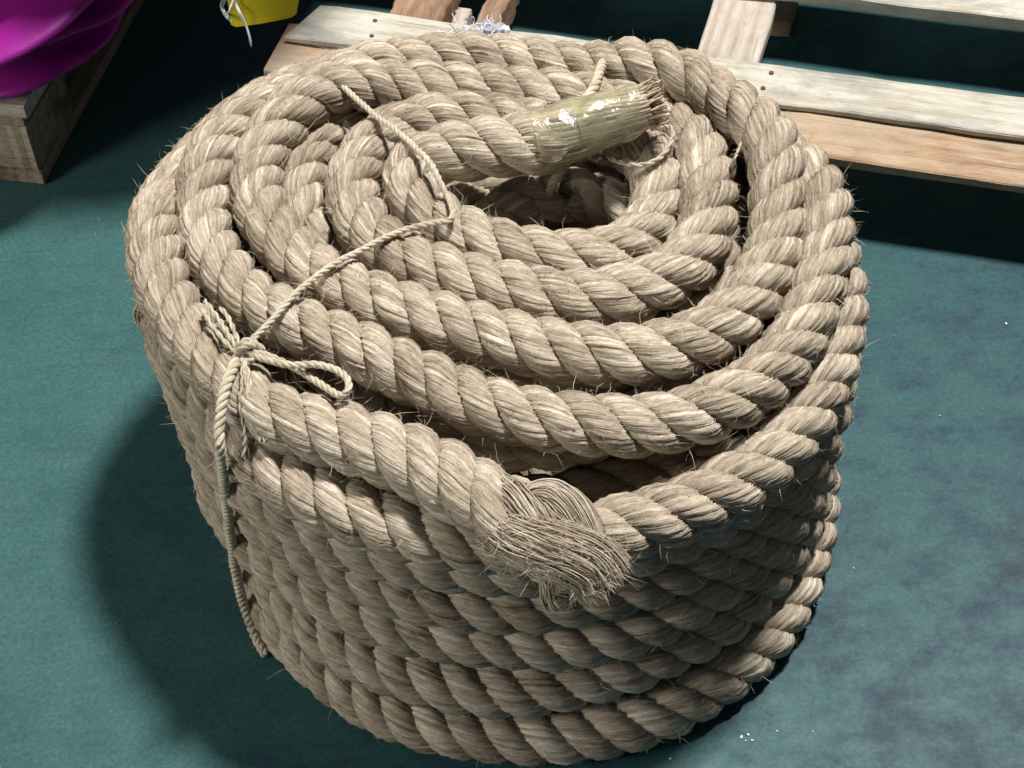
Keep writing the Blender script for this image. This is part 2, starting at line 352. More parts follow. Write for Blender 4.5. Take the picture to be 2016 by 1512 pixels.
def rope_turn(C, s, rad, phase, nv, rng, hairs, label=None, visible=None, ridge=0.0008, rmul=(1, 1, 1), pre=None):
    """a length of rope: heart (mesh) > three strands + loose fibres"""
    V, F = tube(C[::2], 0.30 * rad[::2], 6)
    turn = mesh_obj('rope_turn', V, F, JUTE, coil, True, np.zeros((len(V), 2)), np.full(len(V), 0.4))
    if label: turn['label'] = label
    bag = Bag(); kappa = -(2 * np.pi * 1.02 / LAY) / 0.52
    for k in range(3):
        Vg, tone, uv = pre[k] if pre else strand_mesh(C, s, phase, k, nv, rad, kappa, rng, ridge, 1.0, rmul[k])[:3]
        n = len(s)
        mesh_obj('strand', Vg.reshape(-1, 3), grid_faces(n, nv), JUTE, turn, True, uv.reshape(-1, 2), tone.ravel())
        if hairs:
            m = int(hairs * s[-1] if s[0] == 0 else hairs * (s[-1] - s[0]))
            i = rng.integers(1, n - 1, m); j = rng.integers(0, nv, m)
            cl = rng.random(m) < 0.35                                # some fluff sits in tufts
            tuft = rng.integers(0, max(1, m // 60), m); ti = rng.integers(3, n - 3, m // 60 + 1); tj = rng.integers(0, nv, m // 60 + 1)
            i = np.where(cl, np.clip(ti[tuft] + rng.integers(-2, 3, m), 1, n - 2), i); j = np.where(cl, (tj[tuft] + rng.integers(-4, 5, m)) % nv, j)
            P = Vg[i, j]; ctr = Vg[i].mean(1); Nr = unit(P - ctr); out = unit(ctr - C[i])
            keep = np.sum(Nr * out, 1) > -0.25
            if visible is not None: keep &= visible(P, Nr)
            P, Nr, Tn = P[keep], Nr[keep], unit(Vg[np.minimum(i + 1, n - 1), j] - Vg[i - 1, j])[keep]
            hair_mesh(bag, P, Nr, Tn, rng)
    if bag.n:
        f = bag.build('loose_fibre', JUTE_HAIR, turn); f['kind'] = 'stuff'
    return turn

def ring(cx, cy, R, z, step, rng, wob=0.003, sag=0.0, squash=1.0, bulge=0.0, rise=0.0):
    n = int(2 * np.pi * R / 0.004); a = np.pi * 0.5 - np.linspace(0, 2 * np.pi, n)          # starts at the back of the coil
    ph = rng.uniform(0, 6.28, 6)
    dr = wob * (np.sin(3 * a + ph[0]) + 0.7 * np.sin(5 * a + ph[1]) + 0.4 * np.sin(9 * a + ph[2]))
    dz = 0.7 * wob * (np.sin(2 * a + ph[3]) + 0.7 * np.sin(5 * a + ph[4]) + 0.4 * np.sin(8 * a + ph[5]))
    g = np.exp(-((a + np.pi * 0.30) / 0.75) ** 2); R = R + bulge * g; z = z + rise * g
    bk = np.clip(np.sin(a), 0, 1) ** 1.5                               # the far side has slumped
    P = np.stack([cx + (R + dr) * np.cos(a) * (1 - 0.06 * bk * (squash < 1)), cy + (R + dr) * np.sin(a) * (1 - (1 - squash) * bk), z + dz - sag * bk], 1)
    return resample(P, step)

# --- outer rows below the top turn (each a turn of its own)
ROWS = [(-0.013, 0.048, 0.338, 0.3425), (-0.010, 0.056, 0.338, 0.280), (-0.008, 0.055, 0.335, 0.217),
        (-0.009, 0.045, 0.329, 0.1545), (-0.007, 0.030, 0.322, 0.092), (0.001, 0.004, 0.320, 0.0305)]
fixed = []
rng = np.random.default_rng(5)
front = lambda P, Nr: (P[:, 1] < 0.16)
for i, (cx, cy, R, z) in enumerate(ROWS):
    C, s = ring(cx, cy, R, z, 0.0068, rng, 0.0032 if i < 5 else 0.002, 0.056 - 0.0095 * i, 0.83 + 0.025 * i, (0.017, 0.004, 0, 0, 0, 0)[i], (-0.006, 0, 0, 0, 0, 0)[i])
    if i == 0: fixed.append(C[::2])
    rope_turn(C, s, np.full(len(s), ROPE_R * 1.085), rng.uniform(0, 6.28), 56, rng, 2600, visible=front)

# --- second layer under the top spiral, and the wall of the hole
HX, HY = 0.062, 0.095
for q, R, zz in ((0.10, 0.288, 0.222), (0.12, 0.240, 0.246), (0.10, 0.265, 0.165), (0.15, 0.186, 0.174), (0.12, 0.226, 0.200), (0.30, 0.236, 0.326), (0.62, 0.182, 0.338), (0.9, 0.130, 0.338)):
    C, s = ring(-0.013 + (HX + 0.013) * q, 0.048 + (HY - 0.048) * q, R, zz, 0.0062, rng, 0.002)
    fixed.append(C[::2])
    rope_turn(C, s, np.full(len(s), ROPE_R), rng.uniform(0, 6.28), 24, rng, 40)
for z in (0.284, 0.224):
    C, s = ring(HX, HY + 0.002, 0.136, z, 0.0062, rng, 0.002)
    rope_turn(C, s, np.full(len(s), ROPE_R), rng.uniform(0, 6.28), 24, rng, 40)

# --- the top spiral: one rope from the frayed end on the front edge inwards to the taped end
LOW = [(-0.1678, 0.0665, 0.3300), (-0.1894, 0.0710, 0.3500), (-0.2072, 0.0843, 0.3660), (-0.2181, 0.1150, 0.3730), (-0.2213, 0.1553, 0.3760), (-0.2148, 0.1987, 0.3750), (-0.1973, 0.2432, 0.3710), (-0.1679, 0.2824, 0.3620), (-0.1326, 0.3165, 0.3450)]
C, s = resample(catmull(LOW, 24), 0.005); fixed.append(C[::2])
rope_turn(C, s, np.full(len(s), ROPE_R), 1.0, 60, rng, 3000)
for hx, hy, R, z in ((0.058, 0.064, 0.090, 0.344), (0.060, 0.070, 0.088, 0.286), (0.060, 0.075, 0.086, 0.228), (0.062, 0.097, 0.078, 0.030)):
    C, s = ring(hx, hy, R, z, 0.005, rng, 0.003)
    rope_turn(C, s, np.full(len(s), ROPE_R), rng.uniform(0, 6.28), 48, rng, 900)
SPIRAL = [(-0.0199, -0.3150, 0.3920), (-0.0460, -0.2914, 0.3920), (-0.0771, -0.2653, 0.3920), (-0.1135, -0.2381, 0.3920), (-0.1506, -0.2147, 0.3920), (-0.1884, -0.1946, 0.3920), (-0.2219, -0.1796, 0.3920), (-0.2488, -0.1630, 0.3910), (-0.2819, -0.1249, 0.3900), (-0.3116, -0.0791, 0.3880), (-0.3403, -0.0263, 0.3860), (-0.3590, 0.0265, 0.3850), (-0.3678, 0.0802, 0.3840), (-0.3642, 0.1363, 0.3830), (-0.3486, 0.1901, 0.3820), (-0.3236, 0.2411, 0.3800), (-0.2906, 0.2891, 0.3740), (-0.2483, 0.3337, 0.3640), (-0.2011, 0.3579, 0.3540), (-0.1438, 0.3680, 0.3460), (-0.0743, 0.3659, 0.3400), (0.0068, 0.3552, 0.3370), (0.0811, 0.3356, 0.3360), (0.1535, 0.3052, 0.3360), (0.2172, 0.2620, 0.3370), (0.2607, 0.2080, 0.3390), (0.2932, 0.1476, 0.3420), (0.3124, 0.0820, 0.3460), (0.3119, 0.0105, 0.3530), (0.2899, -0.0598, 0.3660), (0.2582, -0.1223, 0.3760), (0.2104, -0.1761, 0.3840), (0.1600, -0.2049, 0.3890), (0.1094, -0.2164, 0.3920), (0.0558, -0.2124, 0.3930), (0.0049, -0.2008, 0.3930), (-0.0414, -0.1800, 0.3920), (-0.0881, -0.1482, 0.3920), (-0.1312, -0.1160, 0.3920), (-0.1652, -0.0930, 0.3930), (-0.2025, -0.0685, 0.3930), (-0.2354, -0.0446, 0.3930), (-0.2668, -0.0147, 0.3920), (-0.2914, 0.0210, 0.3910), (-0.3091, 0.0606, 0.3900), (-0.3202, 0.0995, 0.3900), (-0.3227, 0.1425, 0.3900), (-0.3158, 0.1847, 0.3910), (-0.2952, 0.2278, 0.3910), (-0.2620, 0.2674, 0.3910), (-0.2182, 0.2991, 0.3910), (-0.1679, 0.3232, 0.3900), (-0.1112, 0.3361, 0.3890), (-0.0541, 0.3397, 0.3890), (0.0081, 0.3306, 0.3900), (0.0637, 0.3133, 0.3910), (0.1184, 0.2926, 0.3920), (0.1662, 0.2668, 0.3930), (0.2129, 0.2303, 0.3940), (0.2452, 0.1928, 0.3950), (0.2686, 0.1509, 0.3950), (0.2784, 0.1021, 0.3950), (0.2734, 0.0536, 0.3940), (0.2595, 0.0003, 0.3930), (0.2357, -0.0500, 0.3920), (0.2027, -0.0927, 0.3930), (0.1601, -0.1218, 0.3940), (0.1106, -0.1319, 0.3950), (0.0627, -0.1260, 0.3950), (0.0151, -0.1131, 0.3960), (-0.0326, -0.0924, 0.3960), (-0.0810, -0.0694, 0.3960), (-0.1253, -0.0451, 0.3960), (-0.1603, -0.0220, 0.3960), (-0.1908, 0.0002, 0.3960), (-0.2196, 0.0317, 0.3950), (-0.2441, 0.0738, 0.3940), (-0.2605, 0.1199, 0.3940), (-0.2617, 0.1675, 0.3940), (-0.2444, 0.2164, 0.3940), (-0.2103, 0.2599, 0.3940), (-0.1644, 0.2843, 0.3940), (-0.1114, 0.2902, 0.3930), (-0.0500, 0.2835, 0.3930), (0.0053, 0.2714, 0.3930), (0.0599, 0.2571, 0.3920), (0.1147, 0.2508, 0.3880), (0.1556, 0.2440, 0.3850), (0.1856, 0.2159, 0.3880), (0.1994, 0.1617, 0.3920), (0.2037, 0.1099, 0.3950), (0.1991, 0.0553, 0.3960), (0.1817, 0.0040, 0.3970), (0.1478, -0.0329, 0.3970), (0.1036, -0.0503, 0.3970), (0.0535, -0.0552, 0.3970), (0.0094, -0.0449, 0.3980), (-0.0347, -0.0272, 0.3980), (-0.0742, -0.0062, 0.3980), (-0.1093, 0.0161, 0.3980), (-0.1372, 0.0439, 0.3980), (-0.1542, 0.0756, 0.3980), (-0.1632, 0.1110, 0.3980), (-0.1607, 0.1525, 0.3980), (-0.1408, 0.1925, 0.3980), (-0.1091, 0.2172, 0.3980), (-0.0707, 0.2277, 0.3970), (-0.0243, 0.2268, 0.3950), (0.0244, 0.2214, 0.3880), (0.0728, 0.2119, 0.3760), (0.1179, 0.1944, 0.3640), (0.1502, 0.1609, 0.3580), (0.1580, 0.1117, 0.3620), (0.1349, 0.0523, 0.3780), (0.0966, 0.0126, 0.3920), (0.0452, 0.0036, 0.3980), (-0.0073, 0.0170, 0.4000), (-0.0471, 0.0380, 0.4020), (-0.0760, 0.0635, 0.4040), (-0.0969, 0.0928, 0.4070), (-0.1034, 0.1224, 0.4110), (-0.0910, 0.1412, 0.4170), (-0.0650, 0.1448, 0.4240), (-0.0258, 0.1389, 0.4310), (0.0162, 0.1363, 0.4370), (0.0532, 0.1396, 0.4410)]
SP, ss = resample(catmull(SPIRAL, 24), 0.012)
FX = np.vstack(fixed)[::1]
base = SP.copy(); gap = 2 * ROPE_R * 0.90
idx = np.arange(len(SP)); near = np.abs(idx[:, None] - idx[None, :]) * 0.012 < 0.085
for it in range(70):
    d = SP[:, None, :] - SP[None, :, :]; r = np.linalg.norm(d, axis=2); r[near] = 9
    w = np.clip(gap - r, 0, None) / np.maximum(r, 1e-6) * 0.22
    mv = (d * w[..., None]).sum(1)
    d = SP[:, None, :] - FX[None, :, :]; r = np.linalg.norm(d, axis=2)
    w = np.clip(gap * 0.97 - r, 0, None) / np.maximum(r, 1e-6) * 0.30
    mv += (d * w[..., None]).sum(1)
    mv = np.clip(mv, -0.003, 0.003); mv[:, :2] *= 0.55
    SP = SP + mv + (base - SP) * np.array([0.10, 0.10, 0.03])
    if it % 4 == 3: SP = smooth_pts(SP, 1)
C, s = resample(catmull(SP, 6), 0.0052)
n = len(s); rngs = np.random.default_rng(21)
C[:, 2] += noise1(n, 0.0052, 0.11, rngs, 0.0016)
rad = ROPE_R * (1.03 + noise1(n, 0.0052, 0.25, rngs, 0.018))
rad *= 1 + 0.20 * np.clip(1 - s / 0.34, 0, 1) ** 0.9                  # the rope has opened up towards the frayed end
end = s[-1] - s
rad *= 1 + 0.17 * np.clip(1 - end / 0.16, 0, 1)
# where one turn hands over to the next: at the back of the coil
ang = np.unwrap(np.arctan2(C[:, 1] - 0.06, C[:, 0] - 0.02)); cut = [0]
tgt = np.pi / 2
k0 = int(np.floor((ang[0] - np.pi / 2) / (2 * np.pi)))
for q in range(k0, k0 - 8, -1):
    w = np.where(ang < np.pi / 2 + 2 * np.pi * q)[0]
    if len(w) and 20 < w[0] < n - 60: cut.append(int(w[0]))
cut.append(n - 1)
KAPPA = -(2 * np.pi * 1.02 / LAY) / 0.52
whole = [strand_mesh(C, s, 0.6, k, 68, rad, KAPPA, rngs, 0.00066)[:3] for k in range(3)]   # laid in one go, then shared out turn by turn
for i in range(len(cut) - 1):
    a, b = cut[i], cut[i + 1] + 1
    lab = 'rope turn ending in the frayed end' if i == 0 else ('innermost rope turn ending in the taped end' if i == len(cut) - 2 else None)
    rope_turn(C[a:b], s[a:b], rad[a:b], 0.6, 68, rngs, 4700, lab, pre=[tuple(q[a:b] for q in w_) for w_ in whole])

# --- frayed end: three unlaid strands curling over each other
fr = mesh_obj('frayed_end', *tube(np.array([(-0.0308, -0.3012, 0.3880), (-0.0026, -0.3282, 0.3940), (0.0231, -0.3445, 0.3940), (0.0401, -0.3525, 0.3880)]), np.array([0.022, 0.024, 0.020, 0.008]), 10), JUTE, coil, True)
fr['label'] = 'frayed end of the rope with its yarns fanned and folded over'
rf = np.random.default_rng(3)
def yarn_bundle(name, path, rads, nyarn, yr, mat, parent, rng, twist=2.0, jit=0.0012, flat=1.0, layers=2, open_end=0.0):
    P, sp = resample(catmull(np.asarray(path), 16), 0.004)
    R = np.interp(np.linspace(0, 1, len(P)), np.linspace(0, 1, len(rads)), rads)
    T, N, B = frames(P, (0.05, -0.3, 1)); bag = Bag()
    ke = int(len(P) * (1 - open_end * 0.9)); V, F = tube(P[:ke], (R * 0.80)[:ke], 12); m_ = ke
    bag.add(V, F, 0.42, np.stack([np.tile(np.linspace(0, .06, 12), m_), np.repeat(sp[:m_], 12)], 1))
    for l in range(layers):
        for k in range(nyarn):
            th = 2 * np.pi * (k + 0.5 * l + rng.normal() * 0.18) / nyarn + twist * sp / max(sp[-1], 1e-6) + noise1(len(P), 0.004, 0.03, rng, 0.07)
            rr = R * (1 - 0.07 * l + rng.normal() * 0.03) + noise1(len(P), 0.004, 0.02, rng, jit)
            e0 = 0 if open_end == 0 else 0
            m = len(P) - int(rng.uniform(0, open_end) * len(P))
            Q = P + N * (rr * np.cos(th) * flat)[:, None] + B * (rr * np.sin(th))[:, None]
            Q = Q[:m]
            if len(Q) < 5: continue
            V, F = tube(Q, yr * rng.uniform(0.7, 1.35) * np.r_[np.full(len(Q) - 2, 1.0), 0.8, 0.3], 5)
            u = np.stack([np.tile(np.arange(5) / 5 * 0.006 + k * 0.0137, len(Q)), np.repeat(sp[:len(Q)], 5)], 1)
            bag.add(V, F, float(np.clip(0.56 + rng.normal() * 0.15, 0.15, 0.95)), u)
    o = bag.build(name, mat, parent); return o, P, R, N, B
fan, P_, R_, N_, B_ = yarn_bundle('unlaid_strand', [(-0.0394, -0.3104, 0.3780), (-0.0188, -0.3362, 0.3930), (0.0049, -0.3545, 0.4020), (0.0284, -0.3658, 0.4020), (0.0466, -0.3727, 0.3930), (0.0599, -0.3803, 0.3780)], [0.018, 0.022, 0.0245, 0.026, 0.027, 0.0275], 104, 0.00064, JUTE, fr, rf, 0.5, 0.0012, 1.0, 4, 0.20)
yarn_bundle('unlaid_strand', [(-0.0407, -0.2822, 0.3980), (-0.0188, -0.3065, 0.4080), (-0.0040, -0.3236, 0.4100), (0.0127, -0.3411, 0.4090), (0.0317, -0.3512, 0.4040), (0.0465, -0.3578, 0.3980)], [0.018, 0.018, 0.017, 0.016, 0.014, 0.009], 64, 0.00068, JUTE, fr, rf, 2.0, 0.0009, 1.0, 3)
yarn_bundle('unlaid_strand', [(-0.0062, -0.3187, 0.4040), (-0.0018, -0.3112, 0.4120), (0.0126, -0.3125, 0.4170), (0.0287, -0.3235, 0.4170), (0.0397, -0.3358, 0.4120), (0.0476, -0.3459, 0.4040), (0.0516, -0.3553, 0.3940)], [0.008, 0.012, 0.014, 0.015, 0.014, 0.012, 0.008], 56, 0.00065, JUTE, fr, rf, 1.6, 0.0009, 1.0, 3)
yarn_bundle('yarn_tuft', [(0.0034, -0.3482, 0.3450), (0.0062, -0.3588, 0.3400), (0.0085, -0.3699, 0.3360), (0.0121, -0.3759, 0.3340)], [0.004, 0.0055, 0.006, 0.0065], 14, 0.0011, JUTE, fr, rf, 0.6, 0.0008, 1.0, 2, 0.35)
yarn_bundle('yarn_tuft', [(-0.3614, 0.0292, 0.3840), (-0.3728, 0.0185, 0.3740), (-0.3822, 0.0110, 0.3620), (-0.3863, 0.0053, 0.3520), (-0.3836, -0.0004, 0.3450)], [0.004, 0.007, 0.006, 0.004, 0.003], 16, 0.0008, JUTE_HAIR, coil, rf, 0.8, 0.0018, 1.0, 2, 0.4)[0]['label'] = 'pale frayed tuft on the left outer turn'
hb = Bag()
for k in range(3):
    i = rf.integers(2, len(P_) - 2, 900); th = rf.uniform(0, 6.28, 900)
    Nr = N_[i] * np.cos(th)[:, None] + B_[i] * np.sin(th)[:, None]
    hair_mesh(hb, P_[i] + Nr * R_[i][:, None], Nr, unit(np.gradient(P_, axis=0))[i], rf, 0.010)
hb.build('loose_fibre', JUTE_HAIR, fr)['kind'] = 'stuff'

# --- taped end: straightened yarns wrapped in clear film, cut square
TP = [(0.0162, 0.1363, 0.4370), (0.0453, 0.1381, 0.4410), (0.0772, 0.1440, 0.4460), (0.1090, 0.1487, 0.4520), (0.1356, 0.1536, 0.4570), (0.1477, 0.1551, 0.4600)]
tp, tsp = resample(catmull(TP, 16), 0.003)
rt_ = np.random.default_rng(9)
te = mesh_obj('taped_end', *tube(tp, np.interp(np.linspace(0, 1, len(tp)), [0, .2, .5, .8, 1], [0.024, 0.027, 0.025, 0.021, 0.019]), 12), JUTE, coil, True)
te['label'] = 'rope end wrapped in clear yellowish tape and cut square'
T, N, B = frames(tp); RR = np.interp(np.linspace(0, 1, len(tp)), [0, .12, .35, .6, .85, 1], [0.027, 0.0305, 0.0305, 0.0265, 0.0230, 0.0215])
bag = Bag()
for k in range(46):
    th = 2 * np.pi * k / 46 + 0.5 * tsp / tsp[-1] + noise1(len(tp), 0.003, 0.05, rt_, 0.04)
    Q = tp + (N * np.cos(th)[:, None] + B * np.sin(th)[:, None]) * (RR * (0.97 + 0.03 * rt_.normal()))[:, None]
    V, F = tube(Q, 0.0018, 6)
    bag.add(V, F, float(np.clip(0.5 + 0.12 * rt_.normal(), 0.1, 0.9)), np.stack([np.tile(np.arange(6) * 0.001 + k * 0.013, len(tp)), np.repeat(tsp, 6)], 1))
bag.build('straight_yarn', JUTE, te)['kind'] = 'stuff'
# cut bristles
bag = Bag(); E0 = tp[-1]; Te = T[-1]
for k in range(210):
    rr = 0.023 * math.sqrt(rt_.uniform(0, 1)); th = rt_.uniform(0, 6.28); o_ = N[-1] * math.cos(th) + B[-1] * math.sin(th)
    a0 = E0 - Te * 0.012 + o_ * rr * 0.9; L_ = 0.024 + rt_.normal() * 0.0025
    q = np.stack([a0, a0 + Te * L_ * 0.5 + o_ * rr * 0.10, a0 + Te * L_ + o_ * rr * 0.20 + rt_.normal(size=3) * 0.0014])
    V, F = tube(q, np.array([0.0011, 0.00115, 0.0010]), 5); bag.add(V, F, float(np.clip(rt_.normal(0.45, 0.2), 0.05, 0.95)), np.stack([np.full(len(V), k * 0.0131), np.repeat(np.arange(3) * 0.01, 5)], 1))
bag.build('cut_bristle', BRISTLE, te)['kind'] = 'stuff'
# film
nr = len(tp); m = 40; th = np.arange(m) * 2 * np.pi / m
i0 = int(nr * 0.16); i1 = int(nr * 0.97)
wr = np.zeros((nr, m))
for q in range(26):
    ph = rt_.uniform(0, 6.28, 2); fx = rt_.integers(1, 7); fs = rt_.uniform(20, 260)
    wr += rt_.normal() * 0.00034 * np.sin(fx * th[None, :] + fs * tsp[:, None] + ph[0])
for off, f0, f1, sl in ((0.0020, 0.12, 0.80, 0.0), (0.0027, 0.42, 0.97, 0.7)):
    ro = (RR + off)[:, None] + wr * (1 + sl)
    V = tp[:, None, :] + ro[..., None] * (N[:, None, :] * np.cos(th)[None, :, None] + B[:, None, :] * np.sin(th)[None, :, None])
    i0 = int(nr * f0); i1 = int(nr * f1)
    mesh_obj('clear_tape', V[i0:i1].reshape(-1, 3), grid_faces(i1 - i0, m), TAPE, te, True)

# ------------------------------------------------------------------ binding twines
def twine(name_label, path, r, rng, group=None, strands=3, lay=0.024, parent=None, name='binding_twine', hairs=1500, mat=None):
    P, sp = resample(catmull(np.asarray(path), 20), 0.0022)
    P = P + np.stack([noise1(len(P), 0.0022, 0.03, rng, 0.0006) for _ in range(3)], 1)
    T, N, B = frames(P, (0.2, -0.4, 0.9)); bag = Bag()
    for k in range(strands):
        ph = 2 * np.pi * (sp / lay + k / strands)
        Q = P + (N * np.cos(ph)[:, None] + B * np.sin(ph)[:, None]) * r * 0.52
        V, F = tube(Q, np.r_[np.full(len(Q) - 1, r * 0.58), r * 0.3], 8)
        bag.add(V, F, np.repeat(0.55 + noise1(len(Q), 0.0022, 0.02, rng, 0.07) + rng.normal() * 0.05, 8), np.stack([np.tile(np.arange(8) / 8 * 0.01 + k * 0.03, len(Q)), np.repeat(sp, 8)], 1))
    m = int(hairs * sp[-1]); i = rng.integers(1, len(P) - 1, m); th = rng.uniform(0, 6.28, m)
    Nr = N[i] * np.cos(th)[:, None] + B[i] * np.sin(th)[:, None]
    hair_mesh(bag, P[i] + Nr * r * 0.8, Nr, T[i], rng, 0.0052, 0.00014)
    o = bag.build(name, mat or TWINE, parent)
    if name_label:
        o['label'] = name_label; o['category'] = 'twine'
        if group: o['group'] = group
    return o
rw = np.random.default_rng(17)
TG = 'twines binding the rope coil'
twine('taut twine over the upper left turns, running down into the hole', [(-0.2360, 0.3440, 0.3720), (-0.2127, 0.3203, 0.4020), (-0.1925, 0.3033, 0.4180), (-0.1754, 0.2654, 0.4280), (-0.1547, 0.2305, 0.4310), (-0.1244, 0.1800, 0.4400), (-0.0952, 0.1307, 0.4500), (-0.0775, 0.0900, 0.4560), (-0.0684, 0.0699, 0.4480), (-0.0640, 0.0627, 0.4280), (-0.0640, 0.0787, 0.3850), (-0.0647, 0.0981, 0.3450)], 0.0031, rw, TG)
kn = thing('binding_twine', 'knotted twine across the lower left turns with a bow and loose tails', 'twine', (-0.2613, -0.1230, 0.4300), TG)
KN = Vector((-0.2613, -0.1230, 0.4300))
def kt(*a, **k):
    o = twine(None, *a, parent=kn, **k); o.matrix_parent_inverse = Matrix.Translation(-KN); return o
kt([(-0.0642, 0.0639, 0.4380), (-0.0605, 0.0445, 0.4410), (-0.0595, 0.0303, 0.4410), (-0.0653, 0.0232, 0.4400), (-0.0806, 0.0261, 0.4360), (-0.1113, 0.0221, 0.4310), (-0.1466, 0.0046, 0.4310), (-0.1790, -0.0168, 0.4300), (-0.2010, -0.0368, 0.4290), (-0.2203, -0.0595, 0.4280), (-0.2391, -0.0859, 0.4270), (-0.2538, -0.1064, 0.4270), (-0.2634, -0.1185, 0.4240)], 0.0031, rw, name='cord')
kt([(-0.2634, -0.1185, 0.4240), (-0.2724, -0.1428, 0.4260), (-0.2793, -0.1667, 0.4200), (-0.2847, -0.1867, 0.4040), (-0.2879, -0.2029, 0.3760)] + [(-0.3008, -0.1730, 0.2751), (-0.3100, -0.1546, 0.1946), (-0.3165, -0.1440, 0.1198), (-0.3184, -0.1415, 0.0517), (-0.3111, -0.1569, 0.0154), (-0.2997, -0.1774, 0.0050)], 0.0052, rw, name='cord')
kt([(-0.2679, -0.1233, 0.4240), (-0.2633, -0.1219, 0.4360), (-0.2541, -0.1213, 0.4400), (-0.2469, -0.1260, 0.4360), (-0.2513, -0.1343, 0.4300), (-0.2611, -0.1354, 0.4280), (-0.2681, -0.1270, 0.4280), (-0.2605, -0.1285, 0.4400), (-0.2500, -0.1265, 0.4410), (-0.2418, -0.1267, 0.4320)], 0.0034, rw, name='knot')
kt([(-0.2510, -0.1277, 0.4340), (-0.2325, -0.1343, 0.4280), (-0.2089, -0.1483, 0.4240), (-0.1848, -0.1718, 0.4250), (-0.1711, -0.1858, 0.4280), (-0.1630, -0.1857, 0.4340), (-0.1638, -0.1730, 0.4360), (-0.1742, -0.1606, 0.4360), (-0.1931, -0.1525, 0.4360), (-0.2171, -0.1490, 0.4340), (-0.2414, -0.1371, 0.4320), (-0.2556, -0.1298, 0.4340)], 0.0034, rw, name='bow_loop')
for pth in (((470,692,.430),(452,660,.434),(432,630,.434),(408,598,.432)), ((466,694,.430),(440,668,.432),(414,636,.430),(384,610,.430)), ((474,690,.432),(458,650,.436),(446,622,.436),(440,600,.436))): pass
kt([(-0.2660, -0.1238, 0.4300), (-0.2749, -0.1057, 0.4340), (-0.2856, -0.0847, 0.4340), (-0.3012, -0.0575, 0.4340)], 0.0026, rw, name='loose_tail', strands=2)
kt([(-0.2679, -0.1250, 0.4300), (-0.2808, -0.1086, 0.4320), (-0.2924, -0.0889, 0.4320), (-0.3035, -0.0648, 0.4320)], 0.0022, rw, name='loose_tail', strands=2)
kt([(-0.2638, -0.1246, 0.4320), (-0.2709, -0.1014, 0.4360), (-0.2776, -0.0821, 0.4360), (-0.2840, -0.0706, 0.4360)], 0.0024, rw, name='loose_tail', strands=2)
kt([(-0.2629, -0.1293, 0.4300), (-0.2618, -0.1506, 0.4250), (-0.2639, -0.1705, 0.4120), (-0.2632, -0.1908, 0.3920), (-0.2682, -0.2042, 0.3680)], 0.0022, rw, name='loose_tail', strands=2)
kt([(-0.2610, -0.1295, 0.4300), (-0.2567, -0.1552, 0.4260), (-0.2528, -0.1796, 0.4140), (-0.2479, -0.2029, 0.3900)], 0.0024, rw, name='loose_tail', strands=2)
kt([(-0.2620, -0.1294, 0.4300), (-0.2586, -0.1550, 0.4260), (-0.2552, -0.1822, 0.4100), (-0.2438, -0.2037, 0.3920)], 0.0020, rw, name='loose_tail', strands=2)
twine('fuzzy twine over the back turns that reappears hanging inside the hole', [(0.1201, 0.3382, 0.3920), (0.1135, 0.2981, 0.4120), (0.1047, 0.2577, 0.4240), (0.0972, 0.2327, 0.4240), (0.0847, 0.2135, 0.4180), (0.0707, 0.1889, 0.4050), (0.0624, 0.1600, 0.3920), (0.0510, 0.1488, 0.3780), (0.0389, 0.1359, 0.3620), (0.0313, 0.1274, 0.3450), (0.0259, 0.1216, 0.3250)], 0.0052, rw, TG)
twine('short loose twine loop beside the taped rope end', [(0.1033, 0.1424, 0.4050), (0.1109, 0.1318, 0.4080), (0.1248, 0.1217, 0.4100), (0.1401, 0.1178, 0.4120), (0.1544, 0.1235, 0.4140), (0.1663, 0.1375, 0.4160), (0.1734, 0.1537, 0.4180), (0.1713, 0.1646, 0.4200), (0.1639, 0.1703, 0.4200)], 0.0026, rw, TG, 2)
twine('thin twine end poking up between the two right turns', [(0.2485, 0.1560, 0.4050), (0.2366, 0.1146, 0.4280), (0.2300, 0.0996, 0.4280), (0.2265, 0.1041, 0.4120)], 0.0015, rw, TG, 2, 0.012)

# ------------------------------------------------------------------ pallets
def board(name, parent, M, x0, x1, y0, y1, z0, z1, mat, rng, seg=14, wane=0.0, skew=(0, 0), label=None):
    """a sawn board in pallet space (x along its length), slightly uneven, edges broken"""
    L_ = x1 - x0; bm = bmesh.new(); rows = []
    c = 0.0022
    for i in range(seg + 1):
        x = x0 + L_ * i / seg
        j = lambda a: rng.normal() * a
        ya = y0 + j(0.0013); yb = y1 + j(0.0013); za = z0 + j(0.0005); zb = z1 + j(0.0007)
        if rng.random() < 0.12: ya += 0.004 * rng.random()
        if wane and i < 3: ya += wane * (3 - i) / 3; 
        sx0 = skew[0] if i == 0 else 0; sx1 = skew[1] if i == seg else 0
        pr = [(ya + c, za), (yb - c, za), (yb, za + c), (yb, zb - c), (yb - c, zb), (ya + c, zb), (ya, zb - c), (ya, za + c)]
        rows.append([bm.verts.new((x - (x0 + x1) / 2 + (sx0 + sx1) * ((y - y0) / (y1 - y0)), y - (y0 + y1) / 2, z - (z0 + z1) / 2)) for y, z in pr])
    for i in range(seg):
        for k in range(8):
            bm.faces.new((rows[i][k], rows[i][(k + 1) % 8], rows[i + 1][(k + 1) % 8], rows[i + 1][k]))
    bm.faces.new(rows[0][::-1]); bm.faces.new(rows[-1])
    bmesh.ops.recalc_face_normals(bm, faces=bm.faces)
    o = bm_obj(name, bm, mat, parent)
    o.matrix_local = M @ Matrix.Translation(((x0 + x1) / 2, (y0 + y1) / 2, (z0 + z1) / 2))
    if label: o['label'] = label
    return o
rp = np.random.default_rng(31)
I4 = Matrix.Identity(4)
